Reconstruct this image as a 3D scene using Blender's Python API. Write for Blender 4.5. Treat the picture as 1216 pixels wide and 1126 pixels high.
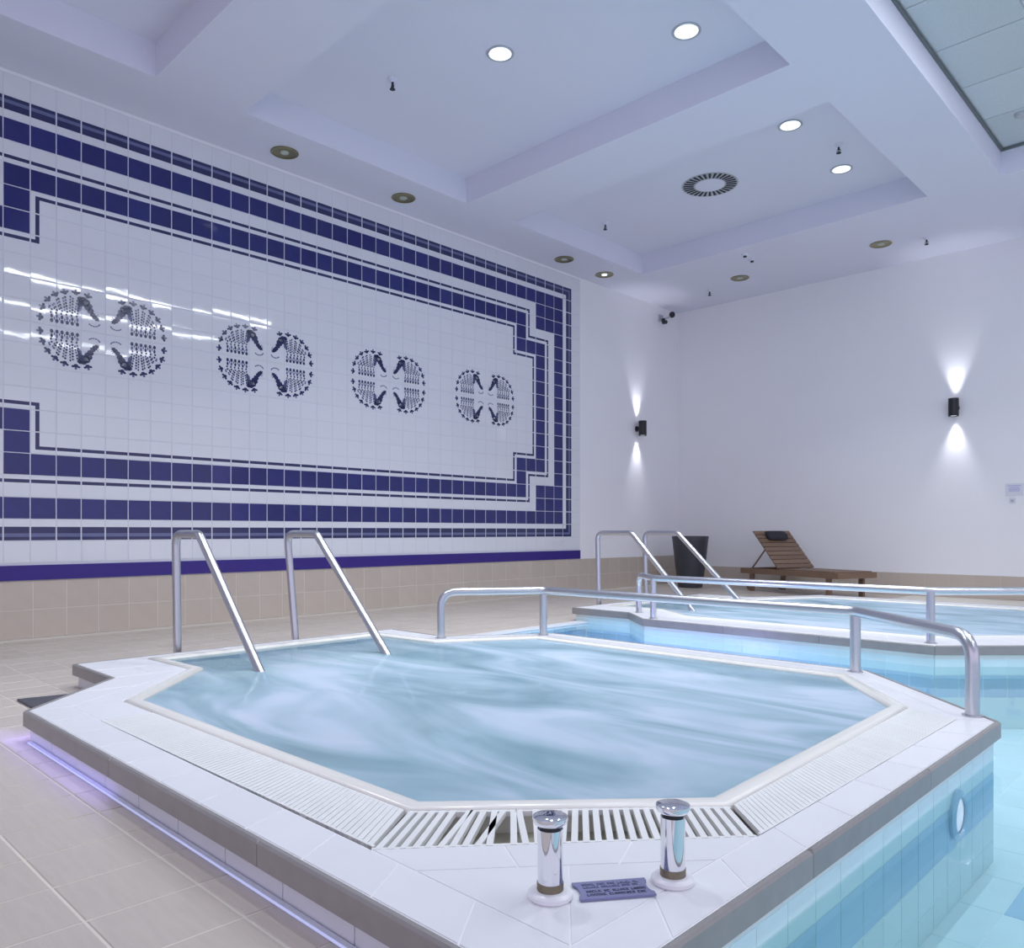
import bpy, bmesh, math, random
from mathutils import Vector, Matrix
from mathutils.geometry import tessellate_polygon

random.seed(7)
for o in list(bpy.data.objects):
    bpy.data.objects.remove(o, do_unlink=True)
SC = bpy.context.scene
COL = SC.collection
PI = math.pi

# ------------------------------------------------------------------ camera
EYE = 0.88
F_PX, CX, CY = 934.6, 608.0, 631.0
YAW = math.atan2(907, F_PX)
cam_d = bpy.data.cameras.new('camera')
cam = bpy.data.objects.new('camera', cam_d)
COL.objects.link(cam)
cam.location = (0, 0, EYE)
cam.rotation_euler = (PI / 2, 0, YAW)
cam_d.sensor_width = 36
cam_d.lens = F_PX / 1216 * 36
cam_d.shift_y = (CY - 563) / 1216
cam_d.clip_start = 0.02
SC.camera = cam
_s, _c = math.sin(YAW), math.cos(YAW)

def depth(p):
    return -_s * p[0] + _c * p[1]

# ------------------------------------------------------------------ world, exposure
W = bpy.data.worlds.new('world'); SC.world = W
W.use_nodes = True
W.node_tree.nodes['Background'].inputs[0].default_value = (0.86, 0.80, 1.04, 1)
W.node_tree.nodes['Background'].inputs[1].default_value = 1.15
SC.view_settings.view_transform = 'Standard'
SC.view_settings.look = 'None'
SC.view_settings.gamma = 1
SC.view_settings.use_curve_mapping = False
SC.view_settings.exposure = -0.09
LAMP_W = 20.0          # watts of one lit downlight
STRIP_W = 62.0        # watts of one linear luminaire over the pool

# ------------------------------------------------------------------ materials
def mat(name, col, rough=0.5, metal=0.0, var=0.0, scale=8.0, bump=0.0, bscale=60.0, spec=0.5,
        emit=None, estr=0.0, stretch=None, coat=0.0):
    m = bpy.data.materials.new(name); m.use_nodes = True
    nt = m.node_tree; b = nt.nodes['Principled BSDF']
    c4 = (col[0], col[1], col[2], 1)
    b.inputs['Base Color'].default_value = c4
    b.inputs['Roughness'].default_value = rough
    b.inputs['Metallic'].default_value = metal
    b.inputs['Specular IOR Level'].default_value = spec
    if coat: b.inputs['Coat Weight'].default_value = coat
    if emit:
        b.inputs['Emission Color'].default_value = (*emit, 1); b.inputs['Emission Strength'].default_value = estr
    tc = nt.nodes.new('ShaderNodeTexCoord')
    src = tc.outputs['Object']
    if stretch:
        mp = nt.nodes.new('ShaderNodeMapping'); mp.inputs['Scale'].default_value = stretch
        nt.links.new(src, mp.inputs[0]); src = mp.outputs[0]
    if var > 0:
        n = nt.nodes.new('ShaderNodeTexNoise'); n.inputs['Scale'].default_value = scale; n.inputs['Detail'].default_value = 4
        nt.links.new(src, n.inputs['Vector'])
        oi = nt.nodes.new('ShaderNodeObjectInfo')
        ad = nt.nodes.new('ShaderNodeMath'); ad.operation = 'ADD'
        ml = nt.nodes.new('ShaderNodeMath'); ml.operation = 'MULTIPLY_ADD'
        ml.inputs[1].default_value = 0.5; ml.inputs[2].default_value = -0.25
        nt.links.new(oi.outputs['Random'], ml.inputs[0])
        nt.links.new(n.outputs['Fac'], ad.inputs[0]); nt.links.new(ml.outputs[0], ad.inputs[1])
        r = nt.nodes.new('ShaderNodeMix'); r.data_type = 'RGBA'
        r.inputs['A'].default_value = tuple(max(0, x * (1 - var)) for x in col) + (1,)
        r.inputs['B'].default_value = tuple(min(1, x * (1 + var)) for x in col) + (1,)
        nt.links.new(ad.outputs[0], r.inputs['Factor']); nt.links.new(r.outputs['Result'], b.inputs['Base Color'])
    if bump > 0:
        n2 = nt.nodes.new('ShaderNodeTexNoise'); n2.inputs['Scale'].default_value = bscale; n2.inputs['Detail'].default_value = 3
        nt.links.new(src, n2.inputs['Vector'])
        bp = nt.nodes.new('ShaderNodeBump'); bp.inputs['Strength'].default_value = bump; bp.inputs['Distance'].default_value = 0.01
        nt.links.new(n2.outputs['Fac'], bp.inputs['Height']); nt.links.new(bp.outputs[0], b.inputs['Normal'])
    return m

M = {}
M['paint'] = mat('wall paint', (0.90, 0.90, 0.93), 0.6, var=0.02, scale=1.5, bump=0.05, bscale=90)
M['ceil'] = mat('ceiling paint', (0.78, 0.79, 0.90), 0.75, var=0.015, scale=1.0)
M['grout'] = mat('light grout', (0.66, 0.68, 0.75), 0.85, var=0.05, scale=30)
M['white_tile'] = mat('white glazed tile', (0.76, 0.78, 0.83), 0.035, var=0.015, scale=6, bump=0.02, bscale=9)
M['blue_tile'] = mat('cobalt glazed tile', (0.020, 0.024, 0.155), 0.06, var=0.22, scale=6, bump=0.025, bscale=9)
M['print_blue'] = mat('blue tile print', (0.028, 0.032, 0.115), 0.12, var=0.15, scale=10)
M['print_mid'] = mat('pale blue tile print', (0.13, 0.15, 0.30), 0.12, var=0.1, scale=10)
M['stripe'] = mat('violet blue stripe', (0.030, 0.012, 0.21), 0.35, var=0.08, scale=3)
M['beige'] = mat('beige wall tile', (0.56, 0.49, 0.42), 0.3, var=0.06, scale=5, bump=0.04, bscale=40)
M['beige_grout'] = mat('pale beige grout', (0.66, 0.61, 0.55), 0.85, var=0.05, scale=20)
M['floor_tile'] = mat('ribbed beige floor tile', (0.60, 0.53, 0.465), 0.36, var=0.09, scale=7, bump=0.10, bscale=30, stretch=(1, 9, 1))
M['floor_grout'] = mat('cream floor grout', (0.74, 0.69, 0.61), 0.8, var=0.06, scale=20)
M['rim_tile'] = mat('white rim tile', (0.84, 0.84, 0.87), 0.28, var=0.03, scale=6, bump=0.03, bscale=50)
M['rim_grout'] = mat('white rim grout', (0.90, 0.90, 0.92), 0.8)
M['curb'] = mat('cream ceramic curb', (0.83, 0.81, 0.76), 0.22, var=0.03, scale=5)
M['plastic'] = mat('white grate plastic', (0.86, 0.86, 0.85), 0.35, var=0.03, scale=10)
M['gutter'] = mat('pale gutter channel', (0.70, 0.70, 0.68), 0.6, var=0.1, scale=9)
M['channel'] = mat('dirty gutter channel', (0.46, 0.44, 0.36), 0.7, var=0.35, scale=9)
M['coping'] = mat('grey stone coping', (0.285, 0.27, 0.265), 0.35, var=0.14, scale=14, bump=0.06, bscale=30)
M['mat'] = mat('dark grey slab', (0.09, 0.09, 0.11), 0.6, var=0.2, scale=20)
M['riser'] = mat('pale riser tile', (0.74, 0.75, 0.80), 0.25, var=0.04, scale=6)
M['pool_light'] = mat('pale turquoise pool tile', (0.68, 0.87, 0.91), 0.30, var=0.05, scale=5)
M['pool_blue'] = mat('sky blue pool tile', (0.40, 0.65, 0.84), 0.30, var=0.08, scale=5)
M['pool_grout'] = mat('pale pool grout', (0.70, 0.90, 0.93), 0.7)
M['scale'] = mat('waterline lime scale', (0.74, 0.80, 0.78), 0.5, var=0.08, scale=14)
M['basin'] = mat('pale blue basin tile', (0.36, 0.58, 0.66), 0.3, var=0.06, scale=4)
M['steel'] = mat('brushed stainless steel', (0.60, 0.61, 0.65), 0.30, metal=1.0, var=0.05, scale=20, stretch=(1, 1, 8))
M['chrome'] = mat('chrome', (0.80, 0.80, 0.83), 0.06, metal=1.0)
M['rust'] = mat('tarnished brass collar', (0.20, 0.17, 0.12), 0.45, metal=0.6, var=0.4, scale=40)
M['black'] = mat('matt black metal', (0.012, 0.013, 0.02), 0.45)
M['wood'] = mat('brown hardwood', (0.20, 0.125, 0.08), 0.5, var=0.25, scale=6, stretch=(1, 12, 12), bump=0.05, bscale=30)
M['fabric'] = mat('charcoal fabric', (0.028, 0.028, 0.038), 0.9, bump=0.1, bscale=200)
M['pot'] = mat('dark slate glaze', (0.045, 0.048, 0.06), 0.42, var=0.2, scale=5, bump=0.04)
M['soil'] = mat('dark soil', (0.03, 0.025, 0.02), 0.95, var=0.4, scale=40, bump=0.4)
M['panel'] = mat('mineral fibre ceiling panel', (0.60, 0.66, 0.68), 0.85, var=0.10, scale=70)
M['panel_trim'] = mat('dark green grey trim', (0.16, 0.19, 0.19), 0.5)
M['gold'] = mat('gold lamp reflector', (0.30, 0.27, 0.14), 0.28, metal=0.9, var=0.25, scale=20)
M['lens'] = mat('lit lamp lens', (0.9, 0.95, 1.0), 0.3, emit=(0.90, 0.96, 1.0), estr=1.15)
M['lens_grey'] = mat('frosted lamp glass', (0.55, 0.60, 0.50), 0.2)
M['trim'] = mat('satin grey metal trim', (0.50, 0.53, 0.57), 0.35, metal=0.4)
M['dark'] = mat('dark duct interior', (0.035, 0.045, 0.05), 0.8)
M['plate'] = mat('engraved grey violet plate', (0.20, 0.21, 0.38), 0.4, var=0.06, scale=20)
M['ink'] = mat('dark engraved ink', (0.030, 0.034, 0.085), 0.6)
M['ink_soft'] = mat('worn engraved ink', (0.075, 0.085, 0.19), 0.6)
M['notice'] = mat('notice sheet', (0.74, 0.75, 0.84), 0.5)
M['notice_ink'] = mat('lilac notice print', (0.50, 0.50, 0.74), 0.6)
M['led'] = mat('lit blue led strip', (0.5, 0.55, 0.9), 0.3, emit=(0.62, 0.68, 1.0), estr=0.50)
M['led_white'] = mat('pale led profile', (0.80, 0.84, 0.95), 0.2)
M['lamp_glass'] = mat('lit underwater lens', (0.9, 0.9, 1.0), 0.1, emit=(0.92, 0.90, 1.0), estr=0.35)
M['strip_lens'] = mat('lit linear diffuser', (0.95, 0.97, 1.0), 0.3, emit=(0.94, 0.97, 1.0), estr=17.0)

def water_mat(name, tint, bump, scale):
    m = bpy.data.materials.new(name); m.use_nodes = True
    nt = m.node_tree; N = nt.nodes; L = nt.links
    N.remove(N['Principled BSDF']); out = N['Material Output']
    tr = N.new('ShaderNodeBsdfTransparent'); tr.inputs[0].default_value = (*tint, 1)
    gl = N.new('ShaderNodeBsdfGlossy'); gl.inputs['Roughness'].default_value = 0.03
    fr = N.new('ShaderNodeFresnel'); fr.inputs[0].default_value = 1.33
    tc = N.new('ShaderNodeTexCoord')
    no = N.new('ShaderNodeTexNoise'); no.inputs['Scale'].default_value = scale; no.inputs['Detail'].default_value = 2
    L.new(tc.outputs['Object'], no.inputs['Vector'])
    bp = N.new('ShaderNodeBump'); bp.inputs['Strength'].default_value = bump; bp.inputs['Distance'].default_value = 0.02
    L.new(no.outputs['Fac'], bp.inputs['Height'])
    L.new(bp.outputs[0], gl.inputs['Normal']); L.new(bp.outputs[0], fr.inputs['Normal'])
    mx = N.new('ShaderNodeMixShader')
    L.new(fr.outputs[0], mx.inputs[0]); L.new(tr.outputs[0], mx.inputs[1]); L.new(gl.outputs[0], mx.inputs[2])
    L.new(mx.outputs[0], out.inputs[0])
    return m, nt, mx, out
M['pool_water'], _, _, _ = water_mat('clear pool water', (0.90, 0.97, 0.99), 0.06, 3.0)

def spa_water_mat():
    m, nt, mx, out = water_mat('foaming spa water', (0.75, 0.93, 0.97), 0.22, 2.2)
    N = nt.nodes; L = nt.links
    tc = N.new('ShaderNodeTexCoord')
    mp = N.new('ShaderNodeMapping'); mp.inputs['Rotation'].default_value = (0, 0, -0.62); mp.inputs['Scale'].default_value = (0.55, 1.5, 1)
    L.new(tc.outputs['Object'], mp.inputs[0])
    n1 = N.new('ShaderNodeTexNoise'); n1.inputs['Scale'].default_value = 1.5; n1.inputs['Detail'].default_value = 3.5; n1.inputs['Distortion'].default_value = 1.2
    L.new(mp.outputs[0], n1.inputs['Vector'])
    cr = N.new('ShaderNodeValToRGB')
    cr.color_ramp.elements[0].position = 0.22; cr.color_ramp.elements[0].color = (0.29, 0.44, 0.53, 1)
    cr.color_ramp.elements[1].position = 0.80; cr.color_ramp.elements[1].color = (0.60, 0.64, 0.77, 1)
    e = cr.color_ramp.elements.new(0.50); e.color = (0.39, 0.52, 0.62, 1)
    L.new(n1.outputs['Fac'], cr.inputs[0])
    df = N.new('ShaderNodeBsdfDiffuse'); L.new(cr.outputs[0], df.inputs[0])
    rp = N.new('ShaderNodeMapRange'); rp.inputs['From Min'].default_value = 0.30; rp.inputs['From Max'].default_value = 0.62
    rp.inputs['To Min'].default_value = 0.60; rp.inputs['To Max'].default_value = 0.93
    L.new(n1.outputs['Fac'], rp.inputs['Value'])
    m2 = N.new('ShaderNodeMixShader')
    # the water is calmer, so clearer, over the entry steps
    sx = N.new('ShaderNodeSeparateXYZ'); L.new(tc.outputs['Object'], sx.inputs[0])
    cm = N.new('ShaderNodeMapRange'); cm.inputs['From Min'].default_value = -4.75; cm.inputs['From Max'].default_value = -3.75
    cm.inputs['To Min'].default_value = 0.30; cm.inputs['To Max'].default_value = 1.0
    L.new(sx.outputs['X'], cm.inputs['Value'])
    mu = N.new('ShaderNodeMath'); mu.operation = 'MULTIPLY'; L.new(rp.outputs[0], mu.inputs[0]); L.new(cm.outputs[0], mu.inputs[1])
    L.new(mu.outputs[0], m2.inputs[0]); L.new(mx.outputs[0], m2.inputs[1]); L.new(df.outputs[0], m2.inputs[2])
    L.new(m2.outputs[0], out.inputs[0])
    return m
M['spa_water'] = spa_water_mat()

# ------------------------------------------------------------------ object helpers
def tag(o, label=None, cat=None, group=None, kind=None):
    if label: o['label'] = label
    if cat: o['category'] = cat
    if group: o['group'] = group
    if kind: o['kind'] = kind
    return o

def thing(name, loc, label, cat, group=None, rz=0.0):
    o = bpy.data.objects.new(name, None); COL.objects.link(o)
    o.location = loc; o.rotation_euler = (0, 0, rz); o.empty_display_size = 0.1
    return tag(o, label, cat, group)

def link(name, me, parent=None, loc=(0, 0, 0), rot=(0, 0, 0)):
    o = bpy.data.objects.new(name, me); COL.objects.link(o)
    o.location = loc; o.rotation_euler = rot
    if parent is not None: o.parent = parent
    return o

class MB:
    """collects geometry of ONE object"""
    def __init__(self): self.v = []; self.f = []; self.m = []
    def quad(self, pts, mi=0):
        i = len(self.v); self.v += [tuple(p) for p in pts]; self.f.append(tuple(range(i, i + len(pts)))); self.m.append(mi)
    def box(self, lo, hi, mi=0):
        x0, y0, z0 = lo; x1, y1, z1 = hi
        i = len(self.v)
        self.v += [(x0, y0, z0), (x1, y0, z0), (x1, y1, z0), (x0, y1, z0), (x0, y0, z1), (x1, y0, z1), (x1, y1, z1), (x0, y1, z1)]
        for q in ((0, 3, 2, 1), (4, 5, 6, 7), (0, 1, 5, 4), (1, 2, 6, 5), (2, 3, 7, 6), (3, 0, 4, 7)):
            self.f.append(tuple(i + k for k in q)); self.m.append(mi)
    def obox(self, c, ax, ay, az, mi=0):
        """oriented box: centre and three half-axis vectors"""
        c, ax, ay, az = map(Vector, (c, ax, ay, az)); i = len(self.v)
        for sz in (-1, 1):
            for sx, sy in ((-1, -1), (1, -1), (1, 1), (-1, 1)):
                self.v.append(tuple(c + sx * ax + sy * ay + sz * az))
        for q in ((0, 3, 2, 1), (4, 5, 6, 7), (0, 1, 5, 4), (1, 2, 6, 5), (2, 3, 7, 6), (3, 0, 4, 7)):
            self.f.append(tuple(i + k for k in q)); self.m.append(mi)
    def prism(self, poly, z0, z1, mi=0, bevel=0.0):
        n = len(poly); i = len(self.v)
        area = sum(poly[k][0] * poly[(k + 1) % n][1] - poly[(k + 1) % n][0] * poly[k][1] for k in range(n))
        if area < 0: poly = list(reversed(poly))
        self.v += [(p[0], p[1], z0) for p in poly]
        if bevel:
            q = offset_poly(poly, -bevel)
            self.v += [(p[0], p[1], z1 - bevel) for p in poly] + [(p[0], p[1], z1) for p in q]
        else:
            self.v += [(p[0], p[1], z1) for p in poly]
        lv = 2 if bevel else 1
        for l in range(lv):
            for k in range(n):
                a, b = i + l * n + k, i + l * n + (k + 1) % n
                self.f.append((a, b, b + n, a + n)); self.m.append(mi)
        tris = tessellate_polygon([[Vector((p[0], p[1], 0)) for p in poly]]) if n > 4 else None
        top = i + lv * n
        if tris:
            for t in tris:
                a, b, c_ = [Vector(poly[k]) for k in t]
                t2 = t if (b - a).cross(c_ - a) > 0 else (t[0], t[2], t[1])
                self.f.append(tuple(top + k for k in t2)); self.m.append(mi)
                self.f.append(tuple(i + k for k in reversed(t2))); self.m.append(mi)
        else:
            self.f.append(tuple(top + k for k in range(n))); self.m.append(mi)
            self.f.append(tuple(i + k for k in reversed(range(n)))); self.m.append(mi)
    def tube(self, pts, r, n=14, mi=0, cap=True):
        pts = [Vector(p) for p in pts]
        i0 = len(self.v); prev = None; up = None
        for k, p in enumerate(pts):
            t = (pts[min(k + 1, len(pts) - 1)] - pts[max(k - 1, 0)]).normalized()
            if up is None:
                ref = Vector((0, 0, 1)) if abs(t.z) < 0.9 else Vector((1, 0, 0))
                up = (ref - t * ref.dot(t)).normalized()
            else:
                up = (up - t * up.dot(t)).normalized()
            sd = t.cross(up)
            rr = r[k] if isinstance(r, (list, tuple)) else r
            for a in range(n):
                an = 2 * PI * a / n
                self.v.append(tuple(p + (up * math.cos(an) + sd * math.sin(an)) * rr))
        for k in range(len(pts) - 1):
            for a in range(n):
                q = (i0 + k * n + a, i0 + k * n + (a + 1) % n, i0 + (k + 1) * n + (a + 1) % n, i0 + (k + 1) * n + a)
                self.f.append(q); self.m.append(mi)
        if cap:
            self.f.append(tuple(i0 + a for a in reversed(range(n)))); self.m.append(mi)
            self.f.append(tuple(i0 + (len(pts) - 1) * n + a for a in range(n))); self.m.append(mi)
    def lathe(self, prof, n=32, mi=0, c=(0, 0), cap=True):
        i0 = len(self.v)
        for (r, z) in prof:
            for a in range(n):
                an = 2 * PI * a / n
                self.v.append((c[0] + r * math.cos(an), c[1] + r * math.sin(an), z))
        for k in range(len(prof) - 1):
            for a in range(n):
                self.f.append((i0 + k * n + a, i0 + k * n + (a + 1) % n, i0 + (k + 1) * n + (a + 1) % n, i0 + (k + 1) * n + a)); self.m.append(mi)
        if cap:
            self.f.append(tuple(i0 + a for a in reversed(range(n)))); self.m.append(mi)
            self.f.append(tuple(i0 + (len(prof) - 1) * n + a for a in range(n))); self.m.append(mi)
    def mesh(self, name, mats, smooth=False, recalc=False):
        me = bpy.data.meshes.new(name); me.from_pydata(self.v, [], self.f)
        for x in (mats if isinstance(mats, (list, tuple)) else [mats]): me.materials.append(x)
        for p, mi in zip(me.polygons, self.m): p.material_index = mi
        if recalc:
            bm = bmesh.new(); bm.from_mesh(me); bmesh.ops.remove_doubles(bm, verts=bm.verts, dist=1e-5)
            bmesh.ops.recalc_face_normals(bm, faces=bm.faces); bm.to_mesh(me); bm.free()
        if smooth:
            for p in me.polygons: p.use_smooth = True
            try: me.set_sharp_from_angle(angle=math.radians(40))
            except Exception: pass
        me.update(); return me
    def build(self, name, mats, parent=None, loc=(0, 0, 0), rot=(0, 0, 0), smooth=False, recalc=False):
        return link(name, self.mesh(name, mats, smooth, recalc), parent, loc, rot)

def offset_poly(poly, d):
    """offset a CCW polygon outwards by d (mitred)"""
    n = len(poly); out = []
    for k in range(n):
        p0, p1, p2 = Vector(poly[k - 1][:2]), Vector(poly[k][:2]), Vector(poly[(k + 1) % n][:2])
        e1, e2 = (p1 - p0).normalized(), (p2 - p1).normalized()
        n1, n2 = Vector((e1.y, -e1.x)), Vector((e2.y, -e2.x))
        b = n1 + n2
        out.append(tuple(p1 + b * (d / max(0.15, 1 + n1.dot(n2)))))
    return out

def ccw(poly):
    n = len(poly)
    a = sum(poly[k][0] * poly[(k + 1) % n][1] - poly[(k + 1) % n][0] * poly[k][1] for k in range(n))
    return list(poly) if a > 0 else list(reversed(poly))

def fillet(pts, rad, steps=7):
    pts = [Vector(p) for p in pts]; out = [pts[0]]
    for k in range(1, len(pts) - 1):
        r = rad[k] if isinstance(rad, (list, tuple)) else rad
        a, b, c_ = pts[k - 1], pts[k], pts[k + 1]
        d1, d2 = (a - b), (c_ - b)
        ang = d1.angle(d2)
        t = min(r / math.tan(ang / 2), d1.length * .48, d2.length * .48)
        p1, p2 = b + d1.normalized() * t, b + d2.normalized() * t
        for s in range(steps + 1):
            u = s / steps
            out.append((1 - u) ** 2 * p1 + 2 * u * (1 - u) * b + u * u * p2)
    out.append(pts[-1]); return out

def lamp(name, kind, loc, energy, color, parent=None, rot=(0, 0, 0), **kw):
    d = bpy.data.lights.new(name, kind); d.energy = energy; d.color = color
    for k, v in kw.items(): setattr(d, k, v)
    o = link(name, d, parent, loc, rot); return o

# ------------------------------------------------------------------ room dimensions
XW = -7.343            # left wall
YF = 11.65             # far wall
ZC = 4.61              # soffit
ZT = 4.89              # recessed ceilings
XR, YB = 9.0, -3.5     # open sides of the hall
TW, TH = 0.1923, 0.18  # wall tile pitch
Y0 = 1.691             # left edge of the mural column block
MUR_Z0 = 0.80
NCOL, NROW = 42, 20
MY0 = Y0 - 5 * TW

# ------------------------------------------------------------------ left wall
mb = MB(); mb.box((XW - 0.2, YB, -0.2), (XW - 0.008, YF + 0.2, ZC + 0.6))
wall_left = tag(mb.build('wall_left', M['paint']), kind='structure')
# grout bed behind the tiles
mb = MB()
TY1 = MY0 + (NCOL + 1) * TW
TY0 = MY0 - 3 * TW
mb.box((XW - 0.010, TY0, 0.475), (XW + 0.0002, TY1, MUR_Z0 + 21 * TH))
mb.build('grout_bed', M['grout'], wall_left)
mb = MB(); mb.box((XW - 0.010, YB, 0.0), (XW + 0.0004, YF, 0.474)); mb.build('grout_bed', M['beige_grout'], wall_left)

INNER = set(); OUTER = set(); BORDER = set()
for r in range(NROW):
    for q in range(NCOL):
        rr = min(r, NROW - 1 - r); qq = min(q, NCOL - 1 - q)
        if rr == 0 or qq == 0: BORDER.add((q, r))
        elif rr == 1 or qq == 1 or (rr <= 3 and qq <= 3): OUTER.add((q, r))
        elif (rr == 3 and qq >= 5) or (qq == 5 and 3 <= rr <= 5) or (rr == 5 and 3 <= qq <= 5) or (qq == 3 and rr >= 5): INNER.add((q, r))
BR = [0.0, 0.17, 0.34, 0.66, 0.83, 1.0]
G = 0.006

def tile_pattern(q, r):
    """5 x 5 print cells of one tile, from distances to the inner blue ring or to the mural edge"""
    pat = []
    for j in range(5):
        for i in range(5):
            x = q + (BR[i] + BR[i + 1]) / 2; y = r + (BR[j] + BR[j + 1]) / 2
            if (q, r) in BORDER:
                d = min(x, y, NCOL - x, NROW - y)
                pat.append(1 if d < 0.17 else 2 if d < 0.34 else 1 if d < 0.66 else 0)
            else:
                best = 9
                for dq in (-1, 0, 1):
                    for dr in (-1, 0, 1):
                        if (q + dq, r + dr) in INNER:
                            ax = max(q + dq - x, 0, x - (q + dq + 1)); ay = max(r + dr - y, 0, y - (r + dr + 1))
                            best = min(best, max(ax, ay))
                pat.append(1 if 0.17 < best < 0.34 else 0)
    return tuple(pat)

def tile_mesh(name, w, h, mats, pat=None, t=0.008, bev=0.0025):
    """tile in the YZ plane, front towards +X"""
    mb = MB()
    y0, y1, z0, z1 = -w / 2 + G / 2, w / 2 - G / 2, -h / 2 + G / 2, h / 2 - G / 2
    x1 = t
    yi0, yi1, zi0, zi1 = y0 + bev, y1 - bev, z0 + bev, z1 - bev
    xb = t - bev
    if pat is None or len(set(pat)) == 1:
        mb.quad([(x1, yi0, zi0), (x1, yi1, zi0), (x1, yi1, zi1), (x1, yi0, zi1)], pat[0] if pat else 0)
    else:
        ys = [yi0 + (yi1 - yi0) * b for b in BR]; zs = [zi0 + (zi1 - zi0) * b for b in BR]
        for j in range(5):
            i = 0
            while i < 5:
                k = i
                while k + 1 < 5 and pat[j * 5 + k + 1] == pat[j * 5 + i]: k += 1
                mb.quad([(x1, ys[i], zs[j]), (x1, ys[k + 1], zs[j]), (x1, ys[k + 1], zs[j + 1]), (x1, ys[i], zs[j + 1])], pat[j * 5 + i])
                i = k + 1
    e = max(set(pat), key=pat.count) if pat else 0
    ring_in = [(x1, yi0, zi0), (x1, yi1, zi0), (x1, yi1, zi1), (x1, yi0, zi1)]
    ring_o = [(xb, y0, z0), (xb, y1, z0), (xb, y1, z1), (xb, y0, z1)]
    ring_b = [(0, y0, z0), (0, y1, z0), (0, y1, z1), (0, y0, z1)]
    for a in range(4):
        b = (a + 1) % 4
        mb.quad([ring_o[a], ring_o[b], ring_in[b], ring_in[a]], e)
        mb.quad([ring_b[a], ring_b[b], ring_o[b], ring_o[a]], e)
    return mb.mesh(name, mats)

PM = [M['white_tile'], M['print_blue'], M['print_mid']]
cache = {}
white = []
for r in range(NROW):
    for q in range(NCOL):
        y = MY0 + (q + .5) * TW; z = MUR_Z0 + (r + .5) * TH
        if (q, r) in OUTER or (q, r) in INNER:
            nm, key = 'blue_tile', 'b'
            if key not in cache: cache[key] = tile_mesh('blue_tile', TW, TH, M['blue_tile'])
        else:
            key = tile_pattern(q, r)
            if len(set(key)) == 1 and key[0] == 0: white.append((y, z)); continue
            nm = 'border_tile' if (q, r) in BORDER else 'lined_tile'
            if key not in cache: cache[key] = tile_mesh(nm, TW, TH, PM, key)
        link(nm, cache[key], wall_left, (XW - 0.006, y, z), (0, random.gauss(0, .0022), random.gauss(0, .0030)))
for q in range(-3, NCOL + 1):
    for r in (-1, NROW):
        white.append((MY0 + (q + .5) * TW, MUR_Z0 + (r + .5) * TH))
for r in range(NROW): white.append((MY0 + (NCOL + .5) * TW, MUR_Z0 + (r + .5) * TH))
for q in (-3, -2, -1):
    for r in range(NROW): white.append((MY0 + (q + .5) * TW, MUR_Z0 + (r + .5) * TH))

def in_view(p):
    d = depth(p)
    if d < .2: return False
    u = CX + F_PX * (_c * p[0] + _s * p[1]) / d; v = CY - F_PX * (p[2] - EYE) / d
    return -30 < u < 1246 and -30 < v < 1156

def split300(pts, key):
    """the 300 in view that show largest, and the rest"""
    vis = sorted([p for p in pts if in_view(key(p))], key=lambda p: depth(key(p)))
    big = set(map(id, vis[:300]))
    return [p for p in pts if id(p) in big], [p for p in pts if id(p) not in big]

wm = tile_mesh('white_tile', TW, TH, M['white_tile'])
near, rest = split300(white, lambda p: (XW, p[0], p[1]))
for (y, z) in near:
    link('white_tile', wm, wall_left, (XW - 0.006, y, z), (0, random.gauss(0, .0022), random.gauss(0, .0030)))

def join_meshes(name, me, mats_of, mats, parent):
    """many copies of one mesh as one object; mats_of = matrices"""
    vs, fs = [], []
    src_v = [v.co.copy() for v in me.vertices]; src_f = [tuple(p.vertices) for p in me.polygons]
    for mx in mats_of:
        i = len(vs); vs += [tuple(mx @ v) for v in src_v]; fs += [tuple(i + k for k in f) for f in src_f]
    m2 = bpy.data.meshes.new(name); m2.from_pydata(vs, [], fs)
    for x in mats: m2.materials.append(x)
    o = link(name, m2, parent); o['kind'] = 'stuff'; return o

def tilt(x, y, z):
    return Matrix.Translation((x, y, z)) @ Matrix.Rotation(random.gauss(0, .0022), 4, 'Y') @ Matrix.Rotation(random.gauss(0, .0030), 4, 'Z')
join_meshes('white_tiles', wm, [tilt(XW - 0.006, y, z) for (y, z) in rest], [M['white_tile']], wall_left)

# blue stripe
mb = MB(); mb.box((XW - 0.008, TY0, 0.478), (XW + 0.012, TY1, 0.601))
mb.build('stripe_band', M['stripe'], wall_left)
# beige skirting tiles, two rows
bt = tile_mesh('beige_tile', 0.252, 0.2365, M['beige'], t=0.008)
yy = 1.905 - 0.252 * 12
while yy < YF - 0.1:
    for k in range(2):
        link('beige_tile', bt, wall_left, (XW - 0.006, yy + .126, 0.119 + k * 0.2365), (0, random.gauss(0, .001), random.gauss(0, .001)))
    yy += 0.252

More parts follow.
